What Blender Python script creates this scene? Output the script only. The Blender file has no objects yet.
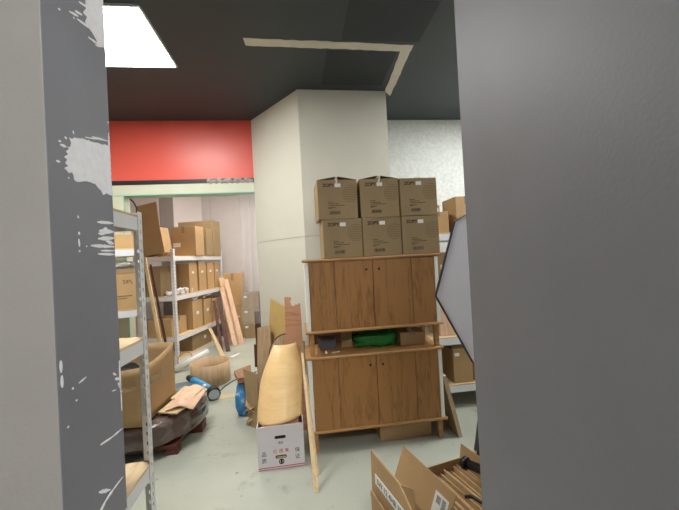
import bpy, bmesh, math, random
from mathutils import Vector, Matrix, noise
random.seed(7)
PI = math.pi
rad = math.radians
scn = bpy.context.scene
COL = scn.collection

# ------------------------------------------------------------------ materials
def lin(c):
    return tuple(((v / 255) / 12.92 if v / 255 <= 0.04045 else ((v / 255 + 0.055) / 1.055) ** 2.4) for v in c)

def mat(name, rgb, rough=0.6, var=0.0, vscale=6.0, stretch=(1, 1, 1), bump=0.0, bscale=40.0, coat=0.0, metal=0.0,
        second=None, second_lo=0.5, second_hi=0.7, second_scale=3.0, spec=0.5):
    m = bpy.data.materials.new(name)
    m.use_nodes = True
    nt = m.node_tree
    b = nt.nodes['Principled BSDF']
    c = lin(rgb)
    b.inputs['Roughness'].default_value = rough
    b.inputs['Metallic'].default_value = metal
    b.inputs['Coat Weight'].default_value = coat
    b.inputs['Coat Roughness'].default_value = 0.12
    b.inputs['Specular IOR Level'].default_value = spec
    b.inputs['Base Color'].default_value = (*c, 1)
    tc = nt.nodes.new('ShaderNodeTexCoord')
    mp = nt.nodes.new('ShaderNodeMapping')
    mp.inputs['Scale'].default_value = stretch
    nt.links.new(tc.outputs['Object'], mp.inputs['Vector'])
    last = None
    if var > 0:
        n = nt.nodes.new('ShaderNodeTexNoise')
        n.inputs['Scale'].default_value = vscale
        n.inputs['Detail'].default_value = 6
        nt.links.new(mp.outputs[0], n.inputs['Vector'])
        r = nt.nodes.new('ShaderNodeValToRGB')
        r.color_ramp.elements[0].position = 0.3
        r.color_ramp.elements[1].position = 0.7
        r.color_ramp.elements[0].color = (*[v * (1 - var) for v in c], 1)
        r.color_ramp.elements[1].color = (*[min(1, v * (1 + var)) for v in c], 1)
        nt.links.new(n.outputs['Fac'], r.inputs[0])
        last = r.outputs[0]
    if second:
        n = nt.nodes.new('ShaderNodeTexNoise')
        n.inputs['Scale'].default_value = second_scale
        n.inputs['Detail'].default_value = 8
        n.inputs['Roughness'].default_value = 0.65
        nt.links.new(mp.outputs[0], n.inputs['Vector'])
        r = nt.nodes.new('ShaderNodeMapRange')
        r.inputs['From Min'].default_value = second_lo
        r.inputs['From Max'].default_value = second_hi
        nt.links.new(n.outputs['Fac'], r.inputs['Value'])
        mx = nt.nodes.new('ShaderNodeMix')
        mx.data_type = 'RGBA'
        nt.links.new(r.outputs[0], mx.inputs['Factor'])
        if last: nt.links.new(last, mx.inputs['A'])
        else: mx.inputs['A'].default_value = (*c, 1)
        mx.inputs['B'].default_value = (*lin(second), 1)
        last = mx.outputs['Result']
    if last:
        nt.links.new(last, b.inputs['Base Color'])
    if bump > 0:
        n = nt.nodes.new('ShaderNodeTexNoise')
        n.inputs['Scale'].default_value = bscale
        n.inputs['Detail'].default_value = 5
        nt.links.new(mp.outputs[0], n.inputs['Vector'])
        bp = nt.nodes.new('ShaderNodeBump')
        bp.inputs['Strength'].default_value = bump
        bp.inputs['Distance'].default_value = 0.01
        nt.links.new(n.outputs['Fac'], bp.inputs['Height'])
        nt.links.new(bp.outputs[0], b.inputs['Normal'])
    return m

def wood(name, rgb, dark, scale=1.0, axis='Z', rough=0.5, contrast=(0.35, 0.75)):
    """long-grained wood: noise stretched along the grain plus cathedral arches from a distorted wave"""
    m = bpy.data.materials.new(name)
    m.use_nodes = True
    nt = m.node_tree
    b = nt.nodes['Principled BSDF']
    b.inputs['Roughness'].default_value = rough
    tc = nt.nodes.new('ShaderNodeTexCoord')
    mp = nt.nodes.new('ShaderNodeMapping')
    s = {'X': (0.12, 1, 1), 'Y': (1, 0.12, 1), 'Z': (1, 1, 0.12)}[axis]
    mp.inputs['Scale'].default_value = s
    oi = nt.nodes.new('ShaderNodeObjectInfo')
    ad = nt.nodes.new('ShaderNodeVectorMath')
    ad.operation = 'ADD'
    rv = nt.nodes.new('ShaderNodeMath'); rv.operation = 'MULTIPLY'; rv.inputs[1].default_value = 9.0
    nt.links.new(oi.outputs['Random'], rv.inputs[0])
    nt.links.new(tc.outputs['Object'], ad.inputs[0])
    nt.links.new(rv.outputs[0], ad.inputs[1])
    nt.links.new(ad.outputs[0], mp.inputs['Vector'])
    n = nt.nodes.new('ShaderNodeTexNoise')
    n.inputs['Scale'].default_value = 7 * scale
    n.inputs['Detail'].default_value = 4
    n.inputs['Distortion'].default_value = 0.4
    nt.links.new(mp.outputs[0], n.inputs['Vector'])
    mu = nt.nodes.new('ShaderNodeMath'); mu.operation = 'MULTIPLY'; mu.inputs[1].default_value = 14
    nt.links.new(n.outputs['Fac'], mu.inputs[0])
    fr = nt.nodes.new('ShaderNodeMath'); fr.operation = 'PINGPONG'; fr.inputs[1].default_value = 1.0
    nt.links.new(mu.outputs[0], fr.inputs[0])
    f = nt.nodes.new('ShaderNodeTexNoise')
    f.inputs['Scale'].default_value = 120 * scale
    f.inputs['Detail'].default_value = 3
    nt.links.new(mp.outputs[0], f.inputs['Vector'])
    a = nt.nodes.new('ShaderNodeMath'); a.operation = 'MULTIPLY_ADD'; a.inputs[1].default_value = 0.45
    nt.links.new(fr.outputs[0], a.inputs[0]); nt.links.new(f.outputs['Fac'], a.inputs[2])
    r = nt.nodes.new('ShaderNodeValToRGB')
    r.color_ramp.elements[0].position = contrast[0]; r.color_ramp.elements[1].position = contrast[1]
    r.color_ramp.elements[0].color = (*lin(dark), 1); r.color_ramp.elements[1].color = (*lin(rgb), 1)
    nt.links.new(a.outputs[0], r.inputs[0])
    nt.links.new(r.outputs[0], b.inputs['Base Color'])
    return m

def emis(name, rgb, strength):
    m = bpy.data.materials.new(name); m.use_nodes = True
    b = m.node_tree.nodes['Principled BSDF']
    b.inputs['Base Color'].default_value = (0.9, 0.9, 0.9, 1)
    b.inputs['Emission Color'].default_value = (*rgb, 1)
    b.inputs['Emission Strength'].default_value = strength
    return m

def film(name, rgb, alpha, rough=0.1, bump=0.6, bscale=25):
    m = mat(name, rgb, rough, bump=bump, bscale=bscale)
    nt = m.node_tree
    b = nt.nodes['Principled BSDF']
    b.inputs['Alpha'].default_value = alpha
    return m

def add_specks(m, rgb, scale, lo, hi):
    nt = m.node_tree; b = nt.nodes['Principled BSDF']
    src = b.inputs['Base Color'].links[0].from_socket
    tc = nt.nodes.new('ShaderNodeTexCoord')
    n = nt.nodes.new('ShaderNodeTexNoise'); n.inputs['Scale'].default_value = scale; n.inputs['Detail'].default_value = 2
    nt.links.new(tc.outputs['Object'], n.inputs['Vector'])
    r = nt.nodes.new('ShaderNodeMapRange'); r.inputs['From Min'].default_value = lo; r.inputs['From Max'].default_value = hi
    r.inputs['To Max'].default_value = .75
    nt.links.new(n.outputs['Fac'], r.inputs['Value'])
    mx = nt.nodes.new('ShaderNodeMix'); mx.data_type = 'RGBA'
    nt.links.new(r.outputs[0], mx.inputs['Factor']); nt.links.new(src, mx.inputs['A']); mx.inputs['B'].default_value = (*lin(rgb), 1)
    nt.links.new(mx.outputs['Result'], b.inputs['Base Color'])

M = {}
M['floor'] = mat('painted_concrete', (170, 174, 162), 0.45, var=0.10, vscale=1.6, second=(118, 118, 104), second_lo=0.58, second_hi=0.78, second_scale=4.2, bump=0.05, bscale=30)
add_specks(M['floor'], (96, 92, 80), 17, 0.70, 0.76)
M['ceiling'] = mat('charcoal_ceiling', (53, 61, 65), 0.55, var=0.12, vscale=1.2)
M['ceiling_patch'] = mat('black_patch', (43, 50, 54), 0.7, var=0.1)
M['strip'] = mat('bare_plaster_strip', (205, 200, 186), 0.8, var=0.06, vscale=12)
M['drywall'] = mat('drywall', (206, 203, 190), 0.75, var=0.02, vscale=4, bump=0.02)
M['seam'] = mat('seam_gap', (150, 148, 138), 0.9)
M['plaster'] = mat('rough_white_plaster', (214, 217, 214), 0.85, var=0.10, vscale=34, bump=0.5, bscale=40)
M['red'] = mat('red_paint', (226, 92, 78), 0.38, var=0.03, vscale=3)
M['black'] = mat('black_trim', (22, 21, 21), 0.5)
M['pale_green'] = mat('pale_green_paint', (206, 208, 186), 0.6, var=0.03)
M['teal'] = mat('teal_edge', (160, 206, 190), 0.3)
M['farwall'] = mat('grey_panel_wall', (196, 190, 188), 0.7, var=0.03)
M['fartaupe'] = mat('taupe_panel', (150, 140, 136), 0.7, var=0.03)
M['farwhite'] = mat('offwhite_panel', (214, 207, 204), 0.7)
M['farceil'] = mat('white_ceiling', (220, 220, 216), 0.8)
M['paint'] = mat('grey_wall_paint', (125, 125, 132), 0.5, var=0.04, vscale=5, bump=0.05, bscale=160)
M['paint_lit'] = mat('grey_wall_paint_lit', (156, 153, 150), 0.55, var=0.04, vscale=5, bump=0.05, bscale=160)  # same grey paint made lighter, standing for lamp light on the front face
M['chip'] = mat('bare_white_plaster', (240, 239, 242), 0.8, var=0.05, vscale=60)
M['panel_on'] = emis('lit_panel', (1.0, 1.0, 0.96), 30)
M['panel_far'] = emis('lit_panel_warm', (1.0, 0.95, 0.88), 25)
M['panel_fill'] = emis('lit_panel_fill', (1.0, 1.0, 0.96), 8)
M['panel_right'] = emis('lit_panel_right', (0.98, 1.0, 0.98), 22)
M['panel_near'] = emis('lit_panel_near', (1.0, 0.98, 0.96), 50)
M['metal_white'] = mat('white_powder_coat', (224, 226, 229), 0.4, var=0.03)
M['particle'] = wood('shelf_plywood', (222, 198, 160), (196, 165, 122), 0.8, 'X', 0.6)
M['card'] = mat('cardboard', (174, 143, 102), 0.8, var=0.07, vscale=5, bump=0.06, bscale=60)
M['card_b'] = mat('cardboard_warm', (188, 154, 108), 0.8, var=0.07, vscale=5, bump=0.06, bscale=60)
M['card_d'] = mat('cardboard_grey_brown', (150, 128, 94), 0.8, var=0.08, vscale=5, bump=0.06, bscale=60)
M['card_in'] = mat('cardboard_edge', (196, 164, 120), 0.85, var=0.12, vscale=30)
M['print'] = mat('brown_print', (74, 58, 42), 0.8)
M['print_f'] = mat('faint_print', (118, 99, 72), 0.85)
M['print_black'] = mat('black_print', (38, 38, 40), 0.8)
M['print_red'] = mat('red_print', (186, 52, 74), 0.7)
M['tape'] = film('packing_tape', (196, 172, 130), 0.55, 0.2, 0.2)
M['tape_white'] = mat('torn_white_tape', (214, 205, 184), 0.5)
M['paper'] = mat('white_label', (226, 224, 220), 0.6, var=0.03)
M['oak'] = wood('oak_veneer', (160, 114, 64), (128, 86, 44), 1.0, 'Z', 0.45)
M['oak_h'] = wood('oak_edge', (180, 136, 84), (150, 108, 62), 1.0, 'X', 0.45)
M['white_board'] = mat('white_laminate', (240, 238, 231), 0.5, var=0.02)
M['carton_white'] = mat('white_carton', (216, 211, 216), 0.6, var=0.02)
M['dark_hole'] = mat('dark_hole', (30, 27, 25), 0.9)
M['veneer'] = wood('pale_veneer', (240, 204, 148), (226, 186, 126), 0.5, 'X', 0.4, (0.0, 1.0))
M['ply_y'] = mat('yellow_fibreboard', (196, 165, 104), 0.7, var=0.05)
M['ply_p'] = wood('pinkish_plywood', (184, 134, 100), (160, 108, 78), 0.8, 'X', 0.6)
M['ply_g'] = wood('greyish_plywood', (190, 164, 132), (164, 136, 104), 0.7, 'Z', 0.6)
M['ply_l'] = wood('pale_plywood', (226, 200, 160), (206, 174, 128), 0.7, 'Z', 0.55)
M['ply_pink'] = wood('pale_pink_board', (232, 196, 168), (214, 172, 142), 0.7, 'Z', 0.5)
M['plywood'] = wood('raw_plywood_edge', (196, 158, 108), (150, 112, 70), 1.0, 'Z', 0.6)
M['brown_dark'] = wood('dark_brown_wood', (88, 52, 38), (58, 32, 24), 1.0, 'Z', 0.5)
M['brown_mid'] = wood('brown_wood', (156, 112, 78), (122, 82, 54), 1.0, 'Y', 0.5)
M['blue'] = mat('blue_plastic', (58, 150, 205), 0.4, var=0.08)
M['blue_bag'] = mat('blue_sack', (60, 132, 186), 0.35, var=0.45, vscale=9, second=(205, 215, 220), second_lo=0.58, second_hi=0.66, second_scale=9, bump=0.6, bscale=18)
M['rubber'] = mat('black_plastic', (28, 28, 30), 0.4)
M['greytray'] = mat('grey_plastic', (176, 186, 192), 0.45)
M['white_plastic'] = mat('white_plastic', (232, 230, 226), 0.4)
M['bag_white'] = mat('crumpled_white_plastic', (224, 222, 220), 0.25, var=0.25, vscale=14, bump=0.6, bscale=30)
M['green'] = mat('green_bag', (34, 120, 50), 0.45, var=0.3, vscale=8, bump=0.5, bscale=20)
M['wrap_brown'] = mat('plastic_wrapped_brown', (78, 54, 46), 0.22, var=0.25, vscale=6, bump=1.0, bscale=24, coat=1.0)
M['film'] = film('clear_film', (235, 235, 238), 0.2, 0.08, 0.9, 16)
M['film_c'] = film('gathered_film', (225, 225, 222), 0.5, 0.06, 1.0, 45)
M['film_b'] = film('bunched_film', (225, 222, 222), 0.09, 0.08, 1.0, 30)
M['dark_content'] = mat('black_sacking', (10, 10, 11), 0.7, var=0.4, vscale=12, bump=0.8, bscale=25)
M['basket'] = mat('brown_bundle', (128, 98, 78), 0.6, var=0.4, vscale=18, stretch=(1, 1, 5), bump=0.7, bscale=30)
M['softbox'] = mat('white_diffuser_cloth', (232, 232, 237), 0.7, var=0.02, vscale=2, bump=0.03)
nt = M['softbox'].node_tree
tl_, ms_ = nt.nodes.new('ShaderNodeBsdfTranslucent'), nt.nodes.new('ShaderNodeMixShader')
tl_.inputs[0].default_value = (.9, .9, .93, 1); ms_.inputs[0].default_value = .5
nt.links.new(nt.nodes['Principled BSDF'].outputs[0], ms_.inputs[1]); nt.links.new(tl_.outputs[0], ms_.inputs[2])
nt.links.new(ms_.outputs[0], nt.nodes['Material Output'].inputs['Surface'])
M['drum'] = wood('bent_plywood', (198, 170, 134), (180, 148, 112), 0.6, 'Z', 0.55)
M['scrap'] = mat('paper_scrap', (206, 190, 150), 0.8, var=0.1)
M['tool_cable'] = mat('black_cable', (24, 24, 26), 0.5)
M['card_slate'] = mat('slate_card', (84, 86, 92), 0.7)
M['maroon'] = mat('maroon_wood', (92, 44, 34), 0.5, var=0.1)

# ------------------------------------------------------------------ geometry helpers
def NB(): return bmesh.new()

def box(bm, x0, x1, y0, y1, z0, z1, mi=0):
    v = [bm.verts.new(p) for p in ((x0, y0, z0), (x1, y0, z0), (x1, y1, z0), (x0, y1, z0), (x0, y0, z1), (x1, y0, z1), (x1, y1, z1), (x0, y1, z1))]
    for f in ((3, 2, 1, 0), (4, 5, 6, 7), (0, 1, 5, 4), (1, 2, 6, 5), (2, 3, 7, 6), (3, 0, 4, 7)):
        fc = bm.faces.new([v[i] for i in f]); fc.material_index = mi
    return bm

def prism(bm, pts, z0, z1, mi=0):
    lo = [bm.verts.new((x, y, z0)) for x, y in pts]
    hi = [bm.verts.new((x, y, z1)) for x, y in pts]
    n = len(pts)
    bm.faces.new(lo[::-1]).material_index = mi
    bm.faces.new(hi).material_index = mi
    for i in range(n):
        bm.faces.new((lo[i], lo[(i + 1) % n], hi[(i + 1) % n], hi[i])).material_index = mi
    return bm

def poly_slab(bm, pts, t, nrm=None, mi=0):
    """a flat polygon of 3D points given thickness t along its normal"""
    P = [Vector(p) for p in pts]
    if nrm is None:
        nrm = Vector((0, 0, 0))
        for i in range(len(P)):
            a, b = P[i], P[(i + 1) % len(P)]
            nrm += a.cross(b)
        nrm.normalize()
    off = Vector(nrm) * t
    lo = [bm.verts.new(p) for p in P]
    hi = [bm.verts.new(p + off) for p in P]
    n = len(P)
    bm.faces.new(lo[::-1]).material_index = mi
    bm.faces.new(hi).material_index = mi
    for i in range(n):
        bm.faces.new((lo[i], lo[(i + 1) % n], hi[(i + 1) % n], hi[i])).material_index = mi
    return bm

def tube(bm, path, r, seg=12, cap=True, mi=0):
    P = [Vector(p) for p in path]
    rings = []
    rs = r if isinstance(r, (list, tuple)) else [r] * len(P)
    for i, p in enumerate(P):
        d = (P[min(i + 1, len(P) - 1)] - P[max(i - 1, 0)]).normalized()
        a = d.orthogonal().normalized() if i == 0 else (a - d * a.dot(d)).normalized()
        b = d.cross(a)
        rings.append([bm.verts.new(p + (a * math.cos(2 * PI * k / seg) + b * math.sin(2 * PI * k / seg)) * rs[i]) for k in range(seg)])
    for r0, r1 in zip(rings, rings[1:]):
        for k in range(seg):
            f = bm.faces.new((r0[k], r0[(k + 1) % seg], r1[(k + 1) % seg], r1[k])); f.smooth = True; f.material_index = mi
    if cap:
        bm.faces.new(rings[0][::-1]).material_index = mi; bm.faces.new(rings[-1]).material_index = mi
    return bm

def grid_sheet(bm, fn, nu, nv, t=0.0, smooth=True):
    """surface fn(u,v) with optional thickness (solid shell)"""
    P = [[Vector(fn(i / nu, j / nv)) for j in range(nv + 1)] for i in range(nu + 1)]
    V = [[bm.verts.new(p) for p in row] for row in P]
    for i in range(nu):
        for j in range(nv):
            f = bm.faces.new((V[i][j], V[i + 1][j], V[i + 1][j + 1], V[i][j + 1])); f.smooth = smooth
    if t:
        bm.normal_update()
        W = [[bm.verts.new(V[i][j].co - V[i][j].normal * t) for j in range(nv + 1)] for i in range(nu + 1)]
        for i in range(nu):
            for j in range(nv):
                f = bm.faces.new((W[i][j + 1], W[i + 1][j + 1], W[i + 1][j], W[i][j])); f.smooth = smooth
        for i in range(nu):
            bm.faces.new((V[i][0], W[i][0], W[i + 1][0], V[i + 1][0])); bm.faces.new((V[i + 1][nv], W[i + 1][nv], W[i][nv], V[i][nv]))
        for j in range(nv):
            bm.faces.new((V[0][j + 1], W[0][j + 1], W[0][j], V[0][j])); bm.faces.new((V[nu][j], W[nu][j], W[nu][j + 1], V[nu][j + 1]))
    return bm

def blob(bm, c, rx, ry, rz, amp=0.15, freq=3.0, seed=0.0, seg=28, rings=16, flat=True):
    """a lumpy closed bag / bundle resting on z = c.z"""
    c = Vector(c)
    R = []
    for i in range(rings + 1):
        th = PI * i / rings
        row = []
        for k in range(seg):
            ph = 2 * PI * k / seg
            d = Vector((math.sin(th) * math.cos(ph), math.sin(th) * math.sin(ph), math.cos(th)))
            sq = Vector([math.copysign(abs(q) ** 0.65, q) for q in d])
            s = 1 + amp * noise.noise(d * freq + Vector((seed, seed * 1.7, 0)))  + amp * .6 * noise.noise(d * freq * 2.7 + Vector((seed, 3, 1)))
            p = Vector((sq.x * rx * s, sq.y * ry * s, sq.z * rz * s))
            if p.z < -rz * 0.92: p.z = -rz * 0.92
            row.append(bm.verts.new(c + p + Vector((0, 0, rz * 0.92))))
        R.append(row)
    for a, b in zip(R, R[1:]):
        for k in range(seg):
            f = bm.faces.new((a[k], b[k], b[(k + 1) % seg], a[(k + 1) % seg])); f.smooth = True
    bmesh.ops.remove_doubles(bm, verts=bm.verts, dist=1e-5)
    return bm

def obj(name, bm, mats, parent=None, off=None, bevel=0.0, smooth_angle=None):
    if off is not None:
        o3 = Vector(off)
        for v in bm.verts: v.co -= o3
    bmesh.ops.recalc_face_normals(bm, faces=bm.faces)
    me = bpy.data.meshes.new(name)
    bm.to_mesh(me); bm.free()
    for m in (mats if isinstance(mats, (list, tuple)) else [mats]): me.materials.append(m)
    o = bpy.data.objects.new(name, me)
    COL.objects.link(o)
    if parent is not None:
        o.parent = parent
    elif off is not None:
        o.location = off
    if bevel:
        bv = o.modifiers.new('bevel', 'BEVEL'); bv.width = bevel; bv.segments = 2; bv.limit_method = 'ANGLE'; bv.angle_limit = rad(40)
    return o

def thing(name, label, cat, loc=(0, 0, 0), rz=0.0, group=None, rot=None):
    o = bpy.data.objects.new(name, None)
    o.empty_display_size = 0.1
    COL.objects.link(o)
    o.location = loc
    o.rotation_euler = rot if rot else (0, 0, rz)
    o['label'] = label; o['category'] = cat
    if group: o['group'] = group
    return o

def tag(o, label, cat, group=None, kind=None):
    o['label'] = label; o['category'] = cat
    if group: o['group'] = group
    if kind: o['kind'] = kind
    return o

def struct(name, bm, m, parent=None, bevel=0.0):
    o = obj(name, bm, m, parent, bevel=bevel)
    o['kind'] = 'structure'
    return o

def lettering(body, size, m, parent, loc, rot=(PI / 2, 0, 0), align='CENTER', spacing=1.0, name='lettering', bold=0.0):
    cu = bpy.data.curves.new(name, 'FONT')
    cu.body = body; cu.size = size; cu.extrude = 0.0004
    cu.align_x = align; cu.align_y = 'CENTER'; cu.space_character = spacing
    cu.resolution_u = 3; cu.offset = bold
    cu.materials.append(m)
    tmp = bpy.data.objects.new(name, cu); COL.objects.link(tmp)
    bpy.context.view_layer.update()
    me = bpy.data.meshes.new_from_object(tmp.evaluated_get(bpy.context.evaluated_depsgraph_get()))
    bpy.data.objects.remove(tmp)
    o = bpy.data.objects.new(name, me); COL.objects.link(o)
    o.parent = parent; o.location = loc; o.rotation_euler = rot
    return o

# ------------------------------------------------------------------ the setting
CZ = 3.05
struct('floor', box(NB(), -3.3, 3.2, -3.2, 7.4, -0.1, 0), M['floor'])
struct('ceiling', box(NB(), -3.3, 3.2, -3.2, 3.9, CZ, CZ + 0.1), M['ceiling'])
struct('ceiling_far', box(NB(), -3.3, 3.2, 4.05, 7.4, CZ + .1, CZ + 0.2), M['farceil'])
# main room
struct('wall_left', box(NB(), -2.4, -2.3, 0.805, 3.9, 0, CZ), M['drywall'])
struct('wall_right', box(NB(), 3.0, 3.1, -3.1, 3.9, 0, CZ), M['plaster'])
struct('wall_back', box(NB(), 0.93, 3.1, 3.9, 4.05, 0, CZ), M['plaster'])
# the boxed-in pillar: two tiers of drywall with a hairline seam
PIL = [(-0.445, 3.9), (0.074, 3.19), (0.93, 3.21), (0.93, 3.9)]
bm = NB()
prism(bm, PIL, 0, 1.668); prism(bm, PIL, 1.672, CZ)
prism(bm, [(-0.438, 3.9), (0.077, 3.196), (0.926, 3.216), (0.926, 3.9)], 1.66, 1.68, 1)
for i in range(9):                                   # filled screw heads down the corner
    z = 0.5 + i * 0.29
    box(bm, 0.098, 0.104, 3.1892, 3.192, z, z + .006, 1)
    box(bm, 0.905, 0.911, 3.2082, 3.211, z, z + .006, 1)
struct('wall_pillar', bm, [M['drywall'], M['seam']])
# red bulkhead above the opening
struct('wall_over_opening', box(NB(), -2.4, -0.445, 3.9, 4.05, 2.40, CZ), M['red'])
struct('trim_1', box(NB(), -2.4, -0.446, 3.895, 4.05, 2.352, 2.40), M['black'])
struct('trim_2', box(NB(), -2.4, -0.446, 3.897, 4.05, 2.25, 2.352), M['pale_green'])
struct('trim_3', box(NB(), -2.4, -0.446, 3.893, 4.055, 2.238, 2.25), M['teal'])
struct('wall_opening_jamb', box(NB(), -2.4, -1.83, 3.9, 4.05, 0, 2.238), M['pale_green'])
struct('trim_4', box(NB(), -1.83, -1.820, 3.893, 3.905, 0, 2.238), M['teal'])
# unpainted strip on the ceiling where a partition stood
bm = NB()
def ragged(pts_a, pts_b, z):
    """strip between two edge polylines with a ragged outline"""
    A, B = [], []
    def dens(p):
        out = []
        for (x0, y0), (x1, y1) in zip(p, p[1:]):
            n = max(2, int(math.hypot(x1 - x0, y1 - y0) / 0.05))
            for i in range(n):
                t = i / n
                out.append((x0 + (x1 - x0) * t + random.uniform(-.004, .004), y0 + (y1 - y0) * t + random.uniform(-.005, .005)))
        out.append(p[-1]); return out
    return dens(pts_a) + dens(pts_b)[::-1]
prism(bm, ragged([(-0.305, 2.462), (0.30, 2.475), (0.963, 2.492)], [(-0.305, 2.545), (0.30, 2.556), (0.965, 2.572)], 0), CZ - 0.003, CZ + .001)
prism(bm, ragged([(0.885, 2.57), (0.905, 2.9), (0.925, 3.21)], [(0.965, 2.57), (0.985, 2.9), (1.0, 3.30)], 0), CZ - 0.0032, CZ + .001)
struct('trim_5', bm, M['strip'])
bm = NB()
box(bm, 0.40, 0.99, 2.05, 2.455, CZ - 0.002, CZ + .001)
box(bm, 0.30, 0.86, 2.585, 3.10, CZ - 0.002, CZ + .001)
struct('ceiling_patch', bm, M['ceiling_patch'])
# room beyond the opening
bm = NB(); box(bm, -1.92, 3.1, 7.3, 7.4, 0, CZ + .1)
for x in (-1.75, -0.95, -.15):
    box(bm, x, x + .006, 7.298, 7.302, 0, CZ, 1)
struct('wall_far', bm, [M['farwall'], M['seam']])
struct('wall_far_oblique', prism(NB(), [(-2.34, 6.9), (-1.92, 7.3), (-1.92, 7.4), (-2.44, 7.0)], 0, CZ + .1), M['farwhite'])
struct('wall_far_taupe', box(NB(), -2.60, -2.34, 6.9, 7.0, 0, CZ + .1), M['fartaupe'])
struct('wall_far_left', box(NB(), -3.3, -2.60, 6.88, 7.0, 0, CZ + .1), M['farwhite'])
struct('wall_far_side', box(NB(), -3.3, -3.2, 4.05, 6.88, 0, CZ + .1), M['farwhite'])
struct('wall_far_right', box(NB(), 1.5, 1.6, 4.05, 7.3, 0, CZ + .1), M['farwall'])
struct('wall_behind_red', box(NB(), -3.3, -2.4, 3.9, 4.05, 0, CZ + .1), M['farwhite'])
struct('wall_behind_pillar', box(NB(), -0.445, 0.93, 3.9, 4.05, 0, CZ + .1), M['farwhite'])
# near room: the two wall ends the camera looks between
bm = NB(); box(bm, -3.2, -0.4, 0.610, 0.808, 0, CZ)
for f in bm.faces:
    if all(v.co.y < .611 for v in f.verts): f.material_index = 1  # front face takes the lamp-lit copy of the paint
wl = struct('wall_near_left', bm, [M['paint'], M['paint_lit']], bevel=0.002)
bm = NB(); box(bm, 0.42, 3.1, -0.9, 0.804, 0, CZ)
struct('wall_near_right', bm, M['paint'], bevel=0.005)
struct('wall_near_back', box(NB(), -3.2, 3.1, -3.2, -3.1, 0, CZ), M['drywall'])
struct('wall_near_side', box(NB(), -3.3, -3.2, -3.1, 0.7, 0, CZ), M['drywall'])

# patches where the grey paint has come off the left wall end
TOP = [(0.735, 2.053), (0.805, 2.07), (0.805, 1.939), (0.777, 1.934), (0.764, 1.942), (0.75, 1.946), (0.734, 1.951), (0.742, 1.967), (0.729, 1.966), (0.74, 1.984)]
MAIN = [(0.682, 1.699), (0.694, 1.702), (0.713, 1.707), (0.739, 1.711), (0.767, 1.716), (0.799, 1.723), (0.802, 1.751), (0.804, 1.754), (0.804, 1.614), (0.781, 1.615), (0.769, 1.609), (0.763, 1.616), (0.752, 1.62), (0.742, 1.626), (0.719, 1.625), (0.7, 1.621), (0.685, 1.617), (0.677, 1.619), (0.676, 1.626), (0.672, 1.632), (0.663, 1.628), (0.656, 1.632), (0.651, 1.634), (0.662, 1.64), (0.654, 1.644), (0.66, 1.651), (0.652, 1.654), (0.663, 1.661), (0.658, 1.666), (0.667, 1.673), (0.661, 1.675), (0.67, 1.677), (0.673, 1.686), (0.668, 1.694), (0.676, 1.694)]
STR = [(0.717, 1.979, 0.754, 1.992, 0.0053), (0.685, 1.937, 0.712, 1.947, 0.0053), (0.703, 1.951, 0.725, 1.959, 0.0058), (0.708, 1.939, 0.757, 1.951, 0.0053), (0.742, 1.926, 0.793, 1.937, 0.0053), (0.766, 1.925, 0.789, 1.935, 0.004), (0.696, 1.934, 0.699, 1.934, 0.004), (0.654, 1.919, 0.66, 1.922, 0.004), (0.739, 1.721, 0.799, 1.733, 0.0048), (0.716, 1.712, 0.757, 1.722, 0.0032), (0.639, 1.678, 0.646, 1.679, 0.0042), (0.643, 1.673, 0.659, 1.674, 0.0053), (0.631, 1.641, 0.641, 1.642, 0.0042), (0.656, 1.691, 0.661, 1.689, 0.0048), (0.68, 1.711, 0.681, 1.705, 0.0032), (0.66, 1.619, 0.663, 1.619, 0.0032), (0.743, 1.549, 0.803, 1.553, 0.0079), (0.767, 1.539, 0.779, 1.539, 0.004), (0.749, 1.531, 0.803, 1.534, 0.0119), (0.745, 1.526, 0.766, 1.525, 0.0053), (0.744, 1.515, 0.803, 1.52, 0.0085), (0.719, 1.5, 0.803, 1.501, 0.0079), (0.752, 1.491, 0.803, 1.492, 0.0048), (0.772, 1.512, 0.803, 1.507, 0.0079), (0.741, 1.484, 0.803, 1.484, 0.0066), (0.682, 1.554, 0.683, 1.552, 0.0053), (0.683, 1.524, 0.684, 1.52, 0.0058), (0.682, 1.511, 0.683, 1.496, 0.0053), (0.682, 1.49, 0.683, 1.487, 0.0042), (0.703, 1.498, 0.706, 1.498, 0.0032), (0.62, 1.304, 0.62, 1.284, 0.0064), (0.621, 1.279, 0.621, 1.259, 0.0079), (0.645, 1.248, 0.648, 1.248, 0.0042), (0.664, 1.251, 0.685, 1.255, 0.0037), (0.653, 1.224, 0.657, 1.224, 0.0042), (0.802, 1.251, 0.802, 1.181, 0.0069), (0.782, 1.218, 0.803, 1.211, 0.0069), (0.775, 1.232, 0.787, 1.224, 0.0058), (0.793, 1.205, 0.803, 1.189, 0.0074), (0.768, 1.197, 0.784, 1.194, 0.0037), (0.803, 1.182, 0.803, 1.141, 0.0026), (0.629, 1.188, 0.631, 1.189, 0.004), (0.72, 1.111, 0.761, 1.105, 0.0053), (0.761, 1.105, 0.801, 1.103, 0.0042), (0.705, 0.988, 0.729, 0.997, 0.0069), (0.729, 0.997, 0.755, 1.0, 0.0069), (0.755, 1.0, 0.795, 1.002, 0.0042), (0.708, 1.027, 0.745, 1.007, 0.0074), (0.800, 0.927, 0.804, 0.927, 0.0037), (0.802, 1.778, 0.803, 1.774, 0.0053)]
bm = NB()
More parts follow.
